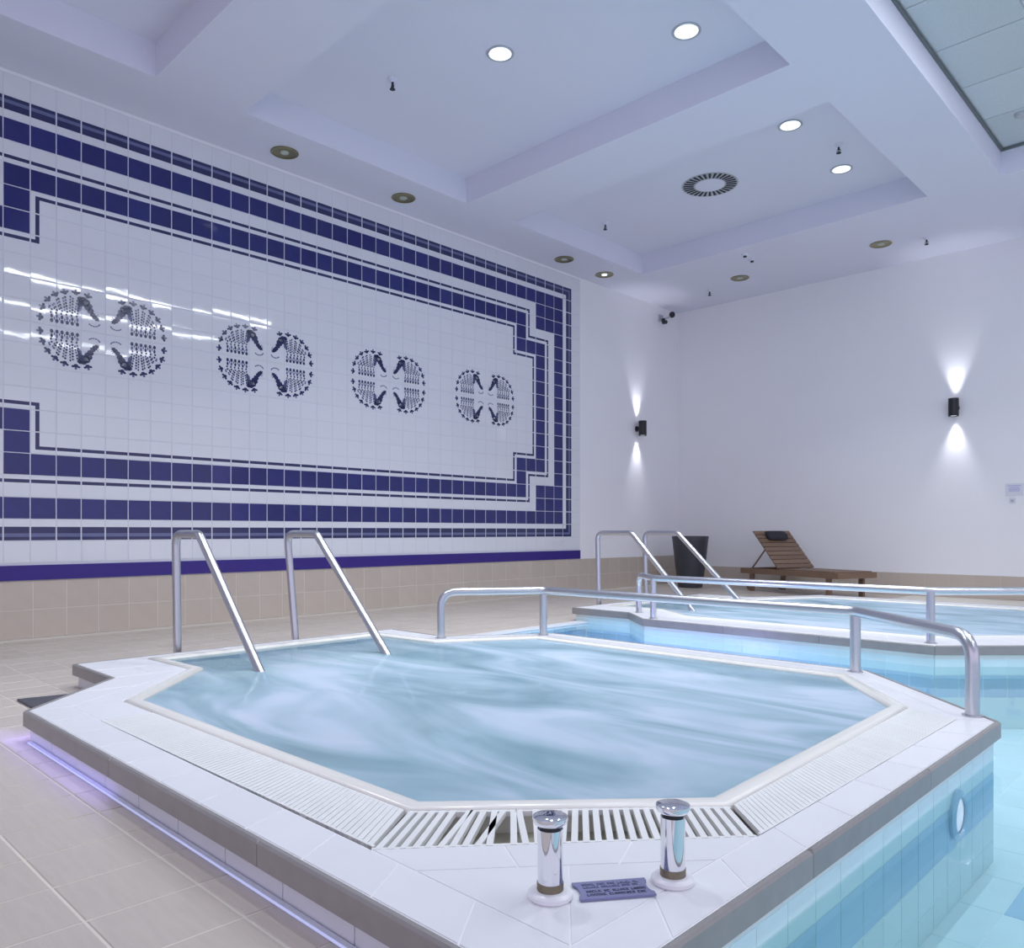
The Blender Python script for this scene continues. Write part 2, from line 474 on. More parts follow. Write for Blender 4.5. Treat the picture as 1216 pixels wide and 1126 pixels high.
# peacock print: four birds about each of four centres
def peacock(sx, sy):
    """one printed bird in tile units; centre of the motif at the origin; x outwards, y up"""
    rnd = random.Random(3)
    mb = MB()
    def blob(x, y, rx, ry, rot=0.0, n=8, mi=0):
        pts = []
        for a in range(n):
            an = 2 * PI * a / n; px, py = rx * math.cos(an), ry * math.sin(an)
            pts.append((sx * (x + px * math.cos(rot) - py * math.sin(rot)), sy * (y + px * math.sin(rot) + py * math.cos(rot))))
        if sx * sy < 0: pts.reverse()
        mb.quad([(0, p[0] * TW, p[1] * TH) for p in pts], mi)
    # tail: dashes next to the flat edge, columns of dots fanning out, florets on the rim
    for i in range(6):
        x = 1.16 + i * 0.205
        blob(x, 0.25, .070, .10); blob(x, 0.46, .055, .10, mi=0 if i % 2 else 1); blob(x + .03, 0.62, .045, .06)
        if i < 5: blob(x + .1, 0.36, .030, .08, mi=1)
        for k in range(7):
            for half in (0, 1):
                y = 0.76 + k * .135 + half * .065; xx = x + half * .10 + (i - 1.2) * .020 * k
                if (abs(xx - 1.10) / 1.30) ** 2.6 + (abs(y - .05) / 1.50) ** 2.6 < 1 and xx > 1.08:
                    blob(xx, y, .052 if half == 0 else .040, .055, mi=0 if (i + k + half) % 3 else 1)
    for i in range(7):
        a = math.radians(5 + 100 * i / 6)
        ca, sa = math.cos(a), math.sin(a)
        x = 1.16 + 1.44 * math.copysign(abs(ca) ** .9, ca); y = 0.14 + 1.58 * abs(sa) ** .9
        blob(x, y, .10, .095)
        for j in range(3):
            an = a - 1.25 + j * 1.25
            blob(x + .125 * math.cos(an), y + .125 * math.sin(an), .07, .06, an, n=6, mi=0 if j != 1 else 1)
    # back and body
    for j in range(5):
        t = j / 4
        blob(1.08 - .10 * t, 1.02 + .34 * math.sin(t * 2.4), .10, .15, .5, mi=1)
    neck = [(1.06, 1.50), (0.94, 1.45), (0.82, 1.34), (0.71, 1.18), (0.62, 1.00), (0.53, 0.84), (0.44, 0.74), (0.36, 0.66)]
    wid = [.12, .19, .21, .19, .15, .125, .125, .10]
    for (x, y), w in zip(neck, wid): blob(x, y, w, w * .82, -.7, n=10)
    blob(0.83, 1.34, .105, .085, 0.7, mi=2)
    blob(0.74, 1.36, .03, .06, 0.6, mi=2)
    blob(0.29, 0.61, .045, .028, .6)
    # crest and legs
    for an in (2.2, 1.7, 1.2):
        blob(0.44 + .17 * math.cos(an + 1.2), 0.74 + .17 * math.sin(an + 1.2), .02, .05, an + 1.2 - PI / 2, n=6, mi=1)
    for i in range(6):
        a = 3.5 + i * .42
        blob(0.47 + .24 * math.cos(a), 0.47 + .18 * math.sin(a), .04, .05, a, n=6, mi=1)
    return mb.mesh('peacock_print', [M['print_blue'], M['print_mid'], M['white_tile']])
birds = {(sx, sy): peacock(sx, sy) for sx in (-1, 1) for sy in (-1, 1)}
for k in range(4):
    yc = Y0 + (4 + 8 * k) * TW; zc = MUR_Z0 + 10 * TH
    for (sx, sy), me in birds.items():
        link('peacock_print', me, wall_left, (XW + 0.0032, yc, zc))

# ------------------------------------------------------------------ far wall
mb = MB(); mb.box((XW - 0.2, YF + 0.008, -0.2), (XR, YF + 0.2, ZC + 0.6))
wall_far = tag(mb.build('wall_far', M['paint']), kind='structure')
mb = MB(); mb.box((XW, YF - 0.0042, 0), (XR, YF + 0.012, 0.303)); mb.build('grout_bed', M['beige_grout'], wall_far)
mbt = MB(); mbt.box((-.148, -.008, -.149), (.148, 0, .149)); bt2 = mbt.mesh('skirting_tile', M['beige'])
x = XW + .15
while x < XR - .2:
    link('skirting_tile', bt2, wall_far, (x, YF + .002, 0.152)); x += 0.30

mb = MB(); mb.box((XW - 0.2, YB - .2, -0.2), (-3.2, YB, ZC + 0.6)); tag(mb.build('wall_light_block', M['paint']), kind='structure')  # unseen wall piece, added to keep light from behind off the coffer faces

# ------------------------------------------------------------------ ceiling with coffers and the tiled recess over the pool
XCO0, XCO1 = -6.60, -2.785
COFF = [(-0.08, 2.60), (3.37, 6.06), (6.82, 9.515)]
XRC = -2.07; YRC0, YRC1 = -2.6, 9.50; XRC1 = 6.2
mb = MB()
xs = [XW - .2, XCO0, XCO1, XRC, XRC1, XR]
ys = sorted({YB, YRC0, YRC1, YF + .2, *[v for cc in COFF for v in cc]})
for i in range(len(xs) - 1):
    for j in range(len(ys) - 1):
        x0, x1, y0, y1 = xs[i], xs[i + 1], ys[j], ys[j + 1]
        hole = (i == 1 and any(a <= y0 and y1 <= b for a, b in COFF)) or (i == 3 and YRC0 <= y0 and y1 <= YRC1)
        z = ZT if hole else ZC
        mb.quad([(x0, y0, z), (x0, y1, z), (x1, y1, z), (x1, y0, z)])
def skirt(x0, x1, y0, y1):
    mb.quad([(x0, y0, ZC), (x0, y1, ZC), (x0, y1, ZT), (x0, y0, ZT)])
    mb.quad([(x1, y1, ZC), (x1, y0, ZC), (x1, y0, ZT), (x1, y1, ZT)])
    mb.quad([(x1, y0, ZC), (x0, y0, ZC), (x0, y0, ZT), (x1, y0, ZT)])
    mb.quad([(x0, y1, ZC), (x1, y1, ZC), (x1, y1, ZT), (x0, y1, ZT)])
for a, b in COFF: skirt(XCO0, XCO1, a, b)
skirt(XRC, XRC1, YRC0, YRC1)
mb.quad([(XW - .2, YB, ZT + .1), (XR, YB, ZT + .1), (XR, YF + .2, ZT + .1), (XW - .2, YF + .2, ZT + .1)])
ceiling = tag(mb.build('ceiling', M['ceil']), kind='structure')
# dark perimeter trim and panels of the recess
mb = MB()
mb.box((XRC, YRC0, ZT - .030), (XRC + .022, YRC1, ZT - .004)); mb.box((XRC + .022, YRC1 - .022, ZT - .030), (XRC1, YRC1, ZT - .004))
mb.build('recess_trim', M['panel_trim'], ceiling)
pw, pd = 0.66, 0.755
mbp = MB(); mbp.box((-pw / 2 + .006, -pd / 2 + .006, -.010), (pw / 2 - .006, pd / 2 - .006, -.001)); pme = mbp.mesh('ceiling_panel', M['panel'])
for i in range(8):
    for j in range(10):
        link('ceiling_panel', pme, ceiling, (XRC + .03 + (i + .5) * pw, 9.165 + .38 - (j + .5) * pd - .10, ZT))
mb = MB(); mb.box((XRC + .02, YRC0, ZT - .004), (XRC1, YRC1 - .02, ZT - .0005)); mb.build('panel_grid', M['trim'], ceiling)

# ------------------------------------------------------------------ pool hall floor
FX, FY = 0.239, 0.262
mb = MB()
YPN = 0.955            # near edge of the pool
mb.box((XW - .2, YB, -1.2), (XR, YPN, -0.0025))
mb.box((XW - .2, YPN, -1.2), (-4.80, YF + .2, -0.0025))
mb.box((-4.80, YPN, -1.2), (-3.9, 4.0, -0.0025))
mb.box((-4.80, 9.1, -1.2), (XR, YF + .2, -0.0025))
floor = tag(mb.build('floor', M['floor_grout']), kind='structure')
mbt = MB(); mbt.prism([(-FX / 2 + .0035, -FY / 2 + .0035), (FX / 2 - .0035, -FY / 2 + .0035), (FX / 2 - .0035, FY / 2 - .0035), (-FX / 2 + .0035, FY / 2 - .0035)], -.008, 0, bevel=.002)
ftm = mbt.mesh('floor_tile', M['floor_tile'])
tiles = []
ix = 0
x = -2.407 - FX * 21
while x < XR - .3:
    y = 0.865 - FY * 16
    while y < YF:
        cx_, cy_ = x + FX / 2, y + FY / 2
        inside_spa = (-4.75 < cx_ < -1.0 and 1.6 < cy_ < 4.0) or (cx_ > -3.7 and cy_ > .99) or (-4.85 < cx_ < -1 and 6.1 < cy_ < 9.0)
        deck = (cy_ < .87) or (cx_ < -4.90) or (cx_ < -3.7 and cy_ < 4.1) or cy_ > 9.3
        if cx_ - FX / 2 > XW - .02 and deck and not inside_spa and not (cx_ > -4.9 and 4.1 < cy_ < 9.3): tiles.append((cx_, cy_))
        y += FY
    x += FX
near, rest = split300(tiles, lambda p: (p[0], p[1], 0)); rest += near[286:]; near = near[:286]
for (x, y) in near: link('floor_tile', ftm, floor, (x, y, random.uniform(-.0006, .0004)))
join_meshes('floor_tiles', ftm, [Matrix.Translation((x, y, 0)) for x, y in rest], [M['floor_tile']], floor)
mbt = MB(); mbt.prism([(-FX / 2 + .0035, -.045), (FX / 2 - .0035, -.045), (FX / 2 - .0035, .047), (-FX / 2 + .0035, .047)], -.008, 0, bevel=.002)
gtm = mbt.mesh('floor_tile', M['floor_tile'])
for k in range(13): link('floor_tile', gtm, floor, (-2.407 + FX * (k - 5.5), .9135, 0))
# pool side edge of the deck in the channel between the spas
mb = MB(); mb.box((-4.895, 4.0, -.01), (-4.79, 6.0, 0.006)); mb.build('pool_edge_strip', M['rim_tile'], floor)
mb = MB(); mb.box((-.80, YPN - .10, -.01), (XR, YPN + .01, 0.006)); mb.build('pool_edge_strip', M['rim_tile'], floor)

# ------------------------------------------------------------------ swimming pool
ZPF = -0.42; ZPW = -0.012; PT = 0.155
pool = thing('swimming_pool', (0, 0, 0), 'turquoise tiled swimming pool wrapping round the two raised spas', 'swimming pool')
mb = MB(); mb.box((-4.81, YPN - .01, -.60), (XR - .2, 9.11, ZPF - .0015)); mb.build('pool_floor', M['pool_grout'], pool)
mbt = MB(); mbt.prism([(-.1535, -.1535), (.1535, -.1535), (.1535, .1535), (-.1535, .1535)], -.006, 0, bevel=.002)
fl_l = mbt.mesh('pool_floor_tile', M['pool_light']); fl_b = mbt.mesh('pool_floor_tile', M['pool_blue'])
pts = []
for i in range(13):
    for j in range(20):
        x, y = -1.44 + i * .31, 2.3 + j * .31
        if y > 5.9 or (x < -1.0 and y < 4.2): continue
        pts.append((x, y))
for (x, y) in pts:
    blue = (abs(x + .20) < .16 and y > 2.7) or (abs(x + .51) < .16 and y > 3.2)
    link('pool_floor_tile', fl_b if blue else fl_l, pool, (x, y, ZPF))
mb = MB(); mb.box((-4.80, 4.35, ZPF - .006), (-1.6, 5.65, ZPF - .001)); mb.box((2.6, .96, ZPF - .006), (XR - .3, 9.1, ZPF - .001)); mb.build('pool_floor_field', M['pool_light'], pool)
mb = MB()
mb.box((-4.83, 4.0, -.6), (-4.795, 6.0, -.012)); mb.box((-.775, 9.07, -.6), (XR - .2, 9.12, -.012)); mb.box((XR - .25, .95, -.6), (XR - .2, 9.1, -.012)); mb.box((-.775, YPN - .01, -.6), (XR - .2, YPN + .004, -.012))
mb.build('pool_wall', M['pool_light'], pool)

def wall_tiles(p0, p1, rows, parent, name='pool_tile', off=0.0):
    """tiles on a vertical face from p0 to p1 whose outward normal is to the right of p0->p1; rows = (z0, z1, material)"""
    a, b = Vector((p0[0], p0[1], 0)), Vector((p1[0], p1[1], 0))
    e = (b - a); Lg = e.length; e.normalize(); nrm = Vector((e.y, -e.x, 0))
    n = max(1, round(Lg / PT)); w = Lg / n
    ang = math.atan2(e.y, e.x)
    for (z0, z1, mk) in rows:
        mb = MB(); mb.box((-w / 2 + .0025, -.007, -(z1 - z0) / 2 + .0025), (w / 2 - .0025, 0, (z1 - z0) / 2 - .0025))
        me = mb.mesh(name, M[mk])
        for k in range(n):
            p = a + e * ((k + .5) * w) + nrm * off
            link(name, me, parent, (p.x, p.y, (z0 + z1) / 2), (0, 0, ang))
PROWS = [(-.065, .036, 'pool_light'), (-.215, -.065, 'pool_blue'), (-.33, -.215, 'pool_light'), (-.42, -.33, 'pool_light')]

# ------------------------------------------------------------------ spas
def spa_shell(O, Wp, label, cat, group=None, hole=None):
    """raised spa: O outline of the rim, Wp outline of the water"""
    O = ccw(O); Wp = ccw(Wp)
    root = thing('spa_pool', (0, 0, 0), label, cat, group)
    Oi = offset_poly(O, -0.03); Cu = offset_poly(Wp, 0.07)
    bm = bmesh.new()
    def loop(poly, z): return [bm.verts.new((p[0], p[1], z)) for p in poly]
    hp = ccw(hole) if hole else offset_poly(Wp, 0.060)
    a = loop(offset_poly(O, -.0215), 0.1280); b = loop(hp, 0.1280)
    ea = [bm.edges.new((a[k], a[(k + 1) % len(a)])) for k in range(len(a))]
    eb = [bm.edges.new((b[k], b[(k + 1) % len(b)])) for k in range(len(b))]
    bmesh.ops.triangle_fill(bm, use_beauty=True, edges=ea + eb)
    mid = loop(offset_poly(O, -.0215), 0.0685); lm = loop(Oi, 0.0682); lo = loop(Oi, -0.58)
    for t0, t1 in ((a, mid), (mid, lm), (lm, lo)):
        for k in range(len(a)): bm.faces.new((t0[k], t1[k], t1[(k + 1) % len(a)], t0[(k + 1) % len(a)]))
    lb = loop(hp, 0.05)
    for k in range(len(b)): bm.faces.new((b[k], b[(k + 1) % len(b)], lb[(k + 1) % len(b)], lb[k]))
    bmesh.ops.recalc_face_normals(bm, faces=bm.faces)
    me = bpy.data.meshes.new('rim_body'); bm.to_mesh(me); bm.free(); me.materials.append(M['rim_grout'])
    link('rim_body', me, root)
    # basin
    mb = MB(); n = len(Wp)
    w2 = offset_poly(Wp, 0.002)
    for k in range(n):
        p, q = w2[k], w2[(k + 1) % n]
        mb.quad([(p[0], p[1], .112), (q[0], q[1], .112), (q[0], q[1], -.55), (p[0], p[1], -.55)])
    for t in tessellate_polygon([[Vector((p[0], p[1], 0)) for p in w2]]):
        mb.quad([(w2[k][0], w2[k][1], -.55) for k in t])
    mb.build('basin', M['basin'], root)
    # rounded curb along the water
    prof = [(0.004, .095), (0.0, .122), (.006, .132), (.018, .137), (.052, .137), (.064, .132), (.070, .122), (.070, .05)]
    mb = MB(); rings = [[(p[0], p[1], z) for p in offset_poly(Wp, d)] for d, z in prof]
    for r0, r1 in zip(rings[:-1], rings[1:]):
        for k in range(n):
            mb.quad([r0[k], r0[(k + 1) % n], r1[(k + 1) % n], r1[k]])
    mb.build('curb', M['curb'], root, smooth=True, recalc=True)
    return root, O, Wp, Oi, Cu

def coping(root, O, seg_lengths=0.9):
    Oo = offset_poly(O, 0.0); In = offset_poly(O, -0.022); n = len(O)
    for k in range(n):
        a, b = Vector(Oo[k]), Vector(Oo[(k + 1) % n]); c_, d = Vector(In[(k + 1) % n]), Vector(In[k])
        m = max(1, round((b - a).length / seg_lengths))
        for s in range(m):
            t0, t1 = s / m, (s + 1) / m
            e = (b - a).normalized() * .001
            poly = [a.lerp(b, t0) + e, a.lerp(b, t1) - e, d.lerp(c_, t1) - e, d.lerp(c_, t0) + e]
            mb = MB(); mb.prism([tuple(p) for p in poly], 0.068, 0.131, bevel=.006); mb.build('coping', M['coping'], root)

def rim_quad(root, o0, o1, i1, i0, n, mk='rim_tile', rows=1, name='rim_tile'):
    """tiles between the outer edge o0->o1 and the inner edge i0->i1"""
    o0, o1, i0, i1 = map(lambda p: Vector(p[:2]), (o0, o1, i0, i1))
    for k in range(n):
        for r in range(rows):
            u0, u1 = k / n, (k + 1) / n; v0, v1 = r / rows, (r + 1) / rows
            def P(u, v): return o0.lerp(o1, u).lerp(i0.lerp(i1, u), v)
            q = ccw([tuple(p) for p in (P(u0, v0), P(u1, v0), P(u1, v1), P(u0, v1))])
            q = offset_poly(q, -.0025)
            mb = MB(); mb.prism(q, .127, .130, bevel=.0008); mb.build(name, M[mk], root)

def rim_tri(root, pts, name='rim_tile'):
    q = offset_poly(ccw(pts), -.0025); mb = MB(); mb.prism(q, .127, .130); mb.build(name, M['rim_tile'], root)

def inner(O, d=0.022): return offset_poly(ccw(O), -d)

# --- spa in the foreground
O1 = [(-.775, .935), (-.775, 3.56), (-1.57, 4.38), (-3.82, 4.38), (-4.28, 3.70), (-4.88, 3.70), (-4.88, 1.46), (-4.28, 1.46), (-3.75, .935)]
W1 = [(-1.70, 1.39), (-1.14, 1.98), (-1.19, 3.55), (-1.63, 4.10), (-3.74, 4.10), (-4.10, 3.47), (-4.70, 3.42), (-4.70, 1.90), (-4.22, 1.92), (-3.63, 1.37)]
Cd = {tuple(k): v for k, v in zip(ccw(W1), offset_poly(ccw(W1), .072))}
Cq = [Cd[tuple(p)] for p in W1]                    # outer edge of the curb in W1 order
R1, R2 = (-.915, 1.095), (-.915, 3.49)
R9 = (-3.70, 1.105)
G1, G2 = (-1.53, 1.10), (-.915, 1.81)
TL = .16                                           # share of the front gutter under a solid cover tile
H1 = [tuple(Vector(R9).lerp(Vector(G1), TL)), G1, G2, R2] + [tuple(Cq[k]) for k in range(2, 10)] + [tuple(Vector(Cq[9]).lerp(Vector(Cq[0]), TL))]
spa1, O, Wc, Oi, Cu = spa_shell(O1, W1, 'large raised whirlpool with white slatted overflow grates and chrome push valves', 'hot tub', hole=H1)
coping(spa1, O1)
I = {k: v for k, v in zip(ccw(O1), inner(O1))}
I = [I[tuple(p)] for p in O1]                      # inner edge of the coping in O1 order
rim_quad(spa1, I[8], I[0], R1, R9, 11)
rim_quad(spa1, I[0], I[1], R2, R1, 9)
rim_quad(spa1, I[1], I[2], Cq[3], Cq[2], 4, rows=2)
rim_tri(spa1, [I[1], Cq[2], R2])
rim_quad(spa1, I[2], I[3], Cq[4], Cq[3], 8)
rim_quad(spa1, I[3], I[4], Cq[5], Cq[4], 3)
rim_quad(spa1, I[4], I[5], Cq[6], Cq[5], 2)
rim_quad(spa1, I[5], I[6], Cq[7], Cq[6], 8)
rim_quad(spa1, I[6], I[7], Cq[8], Cq[7], 2, rows=2)
rim_quad(spa1, I[7], I[8], R9, Cq[8], 2)
# triangle between the front grate and the corner
g1, g2 = Vector(G1), Vector(G2); r1 = Vector(R1)
m1, m2 = g1.lerp(r1, .27), g2.lerp(r1, .27)
rim_quad(spa1, m1, m2, G2, G1, 3)
mm = m1.lerp(m2, .5)
rim_tri(spa1, [tuple(m1), tuple(r1), tuple(mm)]); rim_tri(spa1, [tuple(mm), tuple(r1), tuple(m2)])
# riser tiles under the coping (deck side) and pool tiles (water side)
def riser(root, poly, ks):
    for k in ks:
        a, b = poly[k], poly[(k + 1) % len(poly)]
        A, B = Vector((*a, 0)), Vector((*b, 0)); e = B - A; n = max(1, round(e.length / .28)); w = e.length / n; e.normalize()
        mb = MB(); mb.box((-w / 2 + .002, -.007, -.034), (w / 2 - .002, 0, .034)); me = mb.mesh('riser_tile', M['riser'])
        for s in range(n):
            p = A + e * ((s + .5) * w); link('riser_tile', me, root, (p.x, p.y, .034), (0, 0, math.atan2(e.y, e.x)))
Oc = ccw(O1); Oic = inner(O1, .03)
idx = {tuple(p): k for k, p in enumerate(Oc)}
def seg(p): return idx[tuple(p)]
# ccw order: ... front edge runs from (-3.75,.935) to (-.775,.935)
riser(spa1, Oic, [seg(O1[8]), seg(O1[7]), seg(O1[6]), seg(O1[5])])
for a, b in ((O1[0], O1[1]), (O1[1], O1[2]), (O1[2], O1[3]), (O1[3], O1[4])):
    pa, pb = Oic[seg(a)], Oic[seg(b)]
    wall_tiles(pa, pb, PROWS, pool)
    d = (Vector(pb) - Vector(pa)).normalized(); nn = Vector((d.y, -d.x))
    mb = MB(); q = [Vector(pa), Vector(pb), Vector(pb) + nn * .008, Vector(pa) + nn * .008]
    mb.prism([tuple(p) for p in q], 0.038, .067); mb.build('waterline_strip', M['scale'], pool)
    mb = MB(); q = [Vector(pa), Vector(pb), Vector(pb) + nn * .0058, Vector(pa) + nn * .0058]
    mb.prism([tuple(p) for p in q], ZPF, .038); mb.build('pool_wall_bed', M['pool_grout'], pool)
# entry steps under water
mb = MB()
mb.prism([(-4.69, 1.92), (-4.35, 1.92), (-4.35, 3.42), (-4.69, 3.42)], -.5, -.06); mb.prism([(-4.35, 1.94), (-4.0, 1.94), (-4.0, 3.42), (-4.35, 3.42)], -.5, -.24)
mb.build('entry_step', M['basin'], spa1)
# water
def water(name, poly, z, m, label, cat):
    P_ = ccw(poly); me = bpy.data.meshes.new(name)
    fs = []
    for t in tessellate_polygon([[Vector((p[0], p[1], 0)) for p in P_]]):
        a, b, c_ = [Vector(P_[k]) for k in t]
        fs.append(t if (b - a).cross(c_ - a) > 0 else (t[0], t[2], t[1]))
    me.from_pydata([(p[0], p[1], z) for p in P_], [], fs)
    me.materials.append(m); return tag(link(name, me), label, cat, kind='stuff')
water('spa_water', offset_poly(ccw(W1), .004), .119, M['spa_water'], 'milky blue foaming water in the whirlpool with the push valves', 'water')

# --- second spa behind
O2 = [(-.785, 6.42), (-.785, 8.4), (-1.57, 9.2), (-3.85, 9.2), (-4.3, 8.35), (-4.97, 8.35), (-4.97, 5.97), (-4.30, 5.97), (-3.90, 5.62), (-1.60, 5.62)]
W2 = [(-1.25, 6.66), (-1.25, 8.25), (-1.80, 8.85), (-3.70, 8.85), (-4.15, 8.0), (-4.76, 8.0), (-4.76, 6.42), (-4.18, 6.42), (-3.72, 6.08), (-1.82, 6.08)]
spa2, O, Wc, Oi, Cu = spa_shell(O2, W2, 'second raised whirlpool in front of the far wall near the wooden lounger', 'hot tub')
coping(spa2, O2)
Id = {tuple(k): v for k, v in zip(ccw(O2), inner(O2))}; I2 = [Id[tuple(p)] for p in O2]
Cd = {tuple(k): v for k, v in zip(ccw(W2), offset_poly(ccw(W2), .072))}; C2 = [Cd[tuple(p)] for p in W2]
for k in range(10):
    k2 = (k + 1) % 10
    rim_quad(spa2, I2[k], I2[k2], C2[k2], C2[k], max(2, round((Vector(I2[k]) - Vector(I2[k2])).length / .28)), rows=2 if k in (0, 8, 9) else 1)
Oc2 = ccw(O2); Oic2 = inner(O2, .03); idx = {tuple(p): k for k, p in enumerate(Oc2)}
riser(spa2, Oic2, [seg(O2[5])])
for a, b in ((O2[6], O2[7]), (O2[7], O2[8]), (O2[8], O2[9]), (O2[9], O2[0]), (O2[0], O2[1])):
    pa, pb = Oic2[seg(a)], Oic2[seg(b)]
    wall_tiles(pa, pb, PROWS[:3], pool)
    d = (Vector(pb) - Vector(pa)).normalized(); nn = Vector((d.y, -d.x))
    mb = MB(); q = [Vector(pa), Vector(pb), Vector(pb) + nn * .008, Vector(pa) + nn * .008]
    mb.prism([tuple(p) for p in q], 0.038, .067); mb.build('waterline_strip', M['scale'], pool)
    mb = MB(); q = [Vector(pa), Vector(pb), Vector(pb) + nn * .0058, Vector(pa) + nn * .0058]
    mb.prism([tuple(p) for p in q], ZPF, .038); mb.build('pool_wall_bed', M['pool_grout'], pool)
wall_tiles((-4.795, 4.1), (-4.795, 5.95), [(-.065, -.012, 'pool_light')] + PROWS[1:], pool, off=.007)
water('spa_water', offset_poly(ccw(W2), .004), .119, M['spa_water'], 'pale water in the second whirlpool near the wooden lounger', 'water')
# swimming pool water: everything of the basin that is not inside a spa
pw_poly = [(-4.79, 4.05), (-3.9, 4.05), (-3.78, 4.36), (-1.58, 4.36), (-.79, 3.55), (-.79, .96), (XR - .22, .96), (XR - .22, 9.08),
           (-.8, 9.08), (-.8, 6.43), (-1.61, 5.64), (-3.89, 5.64), (-4.29, 5.99), (-4.79, 5.99)]
water('pool_water', pw_poly, ZPW, M['pool_water'], 'clear turquoise water of the swimming pool around the spas', 'water')

# ------------------------------------------------------------------ overflow grates
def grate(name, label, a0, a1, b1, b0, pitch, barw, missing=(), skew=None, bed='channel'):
    """slats running from the outer edge a0->a1 to the inner edge b0->b1"""
    a0, a1, b0, b1 = map(lambda p: Vector(p), (a0, a1, b0, b1))
    c0 = (a0 + a1 + b0 + b1) / 4
    root = thing(name, (c0.x, c0.y, .112), label, 'drain grate', 'overflow grates of the near whirlpool')
    L_ = (a1 - a0).length; n = int(L_ / pitch)
    e = (a1 - a0).normalized()
    mb = MB()
    q = [p - c0 for p in (a0, a1, b1, b0)]
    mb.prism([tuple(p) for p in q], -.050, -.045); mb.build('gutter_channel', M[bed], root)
    # edge rails
    ab = (b0 - a0).normalized()
    for (p, r_) in ((a0, a1), (b0, b1)):
        d = (r_ - p).normalized(); nn = Vector((-d.y, d.x)) * .005; cen = (a0 + a1 + b0 + b1) / 4
        if nn.dot(cen - p) < 0: nn = -nn
        mb = MB(); mb.prism([tuple(x - c0) for x in (p, r_, r_ + nn * 2, p + nn * 2)], .003, .0175); mb.build('edge_rail', M['plastic'], root)
    for k in range(n):
        if k in missing: continue
        u = (k + .5) / n
        du = barw / 2 / L_
        sk = skew(k) if skew else 0.0
        p0, p1 = a0.lerp(a1, u - du), a0.lerp(a1, u + du)
        ub = u + sk
        s0, s1 = b0.lerp(b1, ub - du * L_ / (b1 - b0).length), b0.lerp(b1, ub + du * L_ / (b1 - b0).length)
        poly = [p0 - c0, p1 - c0, s1 - c0, s0 - c0]
        mb = MB(); mb.prism([tuple(p) for p in poly], .004, .0185); mb.build('slat', M['plastic'], root)
    return root
i_f = Cq[9]; i_f2 = Cq[0]; i_r0 = Cq[1]; i_r1 = Cq[2]
# solid cover tile at the left end of the front gutter
A9, B9 = Vector(R9), Vector(i_f); A0, B0 = Vector(G1), Vector(i_f2)
rim_quad(spa1, tuple(A9.lerp(A0, 0)), tuple(A9.lerp(A0, TL)), tuple(B9.lerp(B0, TL)), tuple(B9), 1, name='cover_tile')
rim_tri(spa1, [tuple(Cq[8]), R9, tuple(i_f)])
grate('drain_grate', 'long white overflow grate beside the tiled deck, finely slatted', A9.lerp(A0, TL + .005), A0 + Vector((-.012, .012)), B0 + Vector((-.015, 0)), B9.lerp(B0, TL + .005), .0225, .0190, bed='gutter')
Ra, Rb = Vector(G2), Vector(R2); Ia, Ib = Vector(i_r0), Vector(i_r1)
grate('drain_grate', 'long white overflow grate on the swimming pool side of the whirlpool', Ra + Vector((0, .02)), Rb, Ib, Ia + Vector((0, .02)), .0225, .0190, bed='gutter')
rs = random.Random(5)
sk = {5: .02, 8: .03, 9: -.03, 11: -.035, 12: -.05, 13: -.03}
def skf(k): return sk.get(k, 0.0)
gc0, gc1, gi1, gi0 = Vector(G1), Vector(G2), Vector(i_r0), Vector(i_f2)
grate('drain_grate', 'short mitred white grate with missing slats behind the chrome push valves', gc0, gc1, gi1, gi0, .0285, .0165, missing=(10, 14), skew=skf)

# ------------------------------------------------------------------ rails
RR = 0.027
def handrail(name, pts, posts, label):
    base = pts[0]
    root = thing(name, base, label, 'handrail')
    b = Vector(base)
    mb = MB(); mb.tube([p - b for p in fillet(pts, .11)], RR, 16); mb.build('rail', M['steel'], root, smooth=True)
    for p in posts:
        mb = MB(); q = Vector((p[0], p[1], 0)) - b
        mb.tube([(q.x, q.y, .130 - b.z), (q.x, q.y, RAILZ - b.z - .004)], RR * 1.0, 16); mb.build('post', M['steel'], root, smooth=True)
    for p in list(posts) + [pts[0], pts[-1]]:
        q = Vector((p[0], p[1], 0)) - b
        mb = MB(); mb.lathe([(RR + .012, .1305 - b.z), (RR + .012, .1345 - b.z), (RR + .001, .1355 - b.z)], 20, c=(q.x, q.y)); mb.build('flange', M['steel'], root, smooth=True)
    return root
RAILZ = 0.453
E_, D_, C_, B_ = (-4.21, 3.62), (-3.80, 4.24), (-1.61, 4.29), (-.885, 3.60)
handrail('handrail', [(*E_, .1305), (*E_, RAILZ), (*D_, RAILZ), (*C_, RAILZ), (*B_, RAILZ), (*B_, .1305)], [D_, C_], 'low stainless steel handrail along the back of the near whirlpool')
P1, P2, P3, P4 = (-4.22, 6.03), (-3.84, 5.70), (-1.66, 5.74), (-.90, 6.50)
RAILZ = 0.478
handrail('handrail', [(*P1, .1305), (*P1, RAILZ), (*P2, RAILZ), (*P3, RAILZ), (*P4, RAILZ), (*P4, .1305)], [P2, P3], 'low stainless steel handrail on the front rim of the second whirlpool')
def ladder_rail(y, xb, xt, xm, xe, zb, label, group):
    root = thing('ladder_rail', (xb, y, zb), label, 'ladder rail', group)
    pts = [(xb, y, 0.0), (xt, y, .862), (xm, y, .862), (xe, y, .12), (xe + (xe - xm) * .35, y, -.14)]
    b = Vector((xb, y, zb))
    mb = MB(); mb.tube([p - b for p in fillet(pts, [.0, .075, .075, .01, 0])], .026, 16); mb.build('rail', M['steel'], root, smooth=True)
    mb = MB(); mb.lathe([(.04, .001 - zb), (.04, .006 - zb), (.028, .008 - zb)], 20); mb.build('flange', M['steel'], root, smooth=True)
